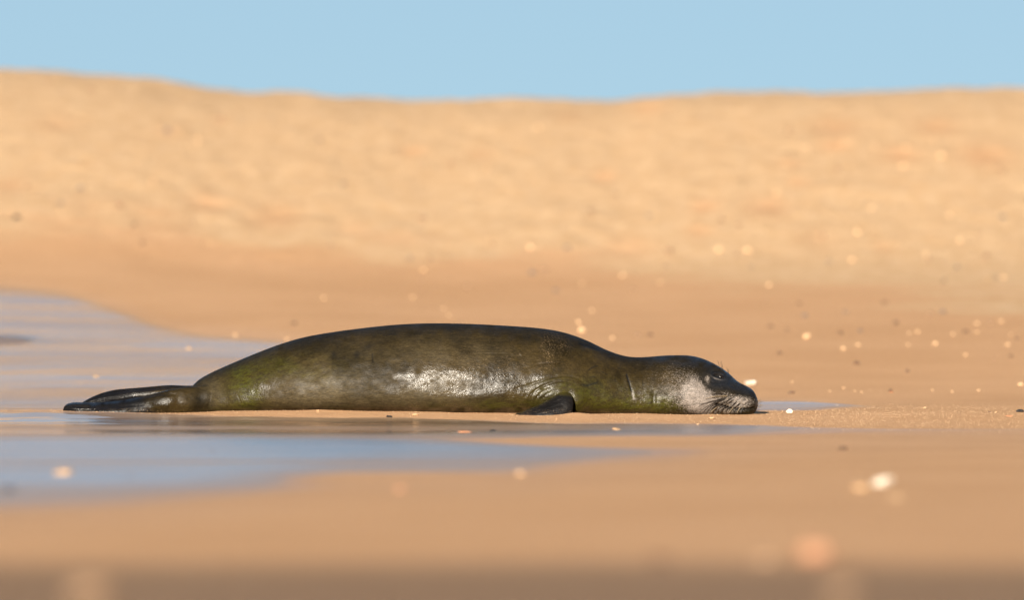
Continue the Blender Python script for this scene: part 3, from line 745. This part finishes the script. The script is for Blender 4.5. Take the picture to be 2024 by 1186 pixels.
# look-alikes
DK = [(1514, 596), (1580, 598), (1591, 622), (1523, 643), (1556, 650), (1671, 615), (1748, 596), (1700, 652), (1661, 656), (1541, 696), (1693, 717), (1794, 732), (1892, 526), (1969, 545), (1865, 553),
      (1863, 615), (1839, 619), (1958, 637), (1909, 654), (1834, 512), (2010, 668), (1965, 706), (1998, 702), (1771, 637), (581, 637), (1251, 570), (1099, 572), (1259, 660), (1286, 660), (923, 564),
      (809, 508), (850, 508), (1052, 538), (1076, 532), (1317, 524), (831, 552), (281, 478), (498, 466), (655, 482), (376, 437), (264, 441), (1484, 526), (1638, 514), (1947, 506), (1948, 505)]
DU = [(835, 431), (892, 322), (1167, 415), (1283, 425), (973, 478), (1218, 383), (953, 348), (1121, 488), (1321, 494), (630, 273), (330, 257), (434, 232), (178, 176), (54, 366), (159, 370), (120, 401), (235, 404),
      (679, 362), (93, 160), (1454, 502), (1425, 433), (1460, 443), (1624, 464), (1982, 427), (1935, 460), (1976, 334), (1656, 332), (1559, 257)]
LT = [(1797, 656), (1814, 654), (1884, 658), (1931, 654), (1979, 633), (1992, 679), (1909, 699), (1849, 677), (1983, 546), (1952, 549), (1931, 637), (1998, 658), (1696, 679), (1667, 687), (1795, 679), (640, 587), (816, 585),
      (887, 621), (1150, 558), (1170, 611), (567, 667), (1231, 542), (877, 607), (1144, 635), (1211, 666), (837, 532), (465, 660), (417, 482), (467, 511), (1305, 556), (1520, 561)]
LU = [(1048, 488), (1830, 501), (963, 330), (1064, 249), (392, 275), (302, 356), (1421, 492), (1478, 494), (1593, 291), (1729, 286), (1792, 290), (1846, 277), (1861, 306), (1723, 409), (1684, 512), (1695, 458), (1877, 423), (1897, 474),
      (1786, 326), (1535, 381)]
for u, v in DK: stone(u, v + 4, random.uniform(8, 13), random.choice(['brown', 'umber', 'umber', 'grey']), 'dark rounded pebble on the smooth damp slope behind the seal', 'dark pebbles on the damp slope', flat=random.uniform(.6, .95))
for u, v in DU: stone(u, v + 4, random.uniform(10, 17), random.choice(['umber', 'umber', 'grey']), 'dark pebble in the trampled dry sand of the dune', 'dark pebbles on the dry dune', flat=random.uniform(.6, .95))
for u, v in LT: stone(u, v + 4, random.uniform(6, 11), random.choice(['pale', 'tan', 'pale', 'pale']), 'pale pebble on the smooth damp slope behind the seal', 'pale pebbles on the damp slope', flat=random.uniform(.7, 1))
for u, v in LU: stone(u, v + 4, random.uniform(8, 15), 'pale', 'pale pebble in the trampled dry sand of the dune', 'pale pebbles on the dry dune', flat=random.uniform(.7, 1))
for u, v, w in [(1566, 757, 8), (1667, 768, 8), (1690, 774, 6), (1703, 776, 6), (1843, 772, 6), (1882, 775, 6), (1934, 773, 8), (1655, 802, 6), (1828, 807, 7), (1968, 816, 6), (1640, 774, 7), (1720, 771, 4), (1379, 840, 6), (1100, 830, 4)]:
    stone(u, v, w, 'pale', 'tiny pale shell chip on the damp sand around the seal\'s head', 'tiny pale chips on the damp sand', name='shell_fragment', angular=True, flat=.6)

# loose grains and shell grit round the seal: too many to count
gr = np.random.RandomState(3)
gv, gf = [], []
OCT = np.array([[1, 0, 0], [-1, 0, 0], [0, 1, 0], [0, -1, 0], [0, 0, 1], [0, 0, -1]], float)
OF = np.array([[0, 2, 4], [2, 1, 4], [1, 3, 4], [3, 0, 4], [2, 0, 5], [1, 2, 5], [3, 1, 5], [0, 3, 5]])
N = 20000
gx = gr.uniform(-2.0, 2.0, N); gy = gr.normal(-.2, .9, N)
okm = (film(gx, gy) < 1) | (gr.rand(N) < .04)
gx, gy = gx[okm], gy[okm]
gz = z_ground(gx, gy)
for i in range(len(gx)):
    s = .0006 + .0010 * gr.rand() ** 3
    a = gr.rand() * 6.28; c, s_ = math.cos(a), math.sin(a)
    v = OCT * np.array([s * gr.uniform(.7, 1.6), s, s * gr.uniform(.6, 1)])
    v = np.stack([v[:, 0] * c - v[:, 1] * s_, v[:, 0] * s_ + v[:, 1] * c, v[:, 2]], -1)
    gv.append(v + [gx[i], gy[i], gz[i] + s * .3]); gf.append(OF + 6 * i)
mg, ntg, bgm = mat('coarse grit'); tg = NT(ntg)
gp = tg.obj(); gc = tg.noise(gp, 420, 1)
cg = tg.mix(tg.rng(gc, .40, .62), rgb(.32, .18, .085), rgb(.70, .50, .30)); ntg.links.new(cg, bgm.inputs['Base Color']); bgm.inputs['Roughness'].default_value = .5
grit = mesh_obj('sand_grit', np.concatenate(gv), np.concatenate(gf), mg, smooth=False)
grit['kind'] = 'stuff'; grit['label'] = 'coarse sand grains and shell grit strewn round the seal'; grit['category'] = 'grit'
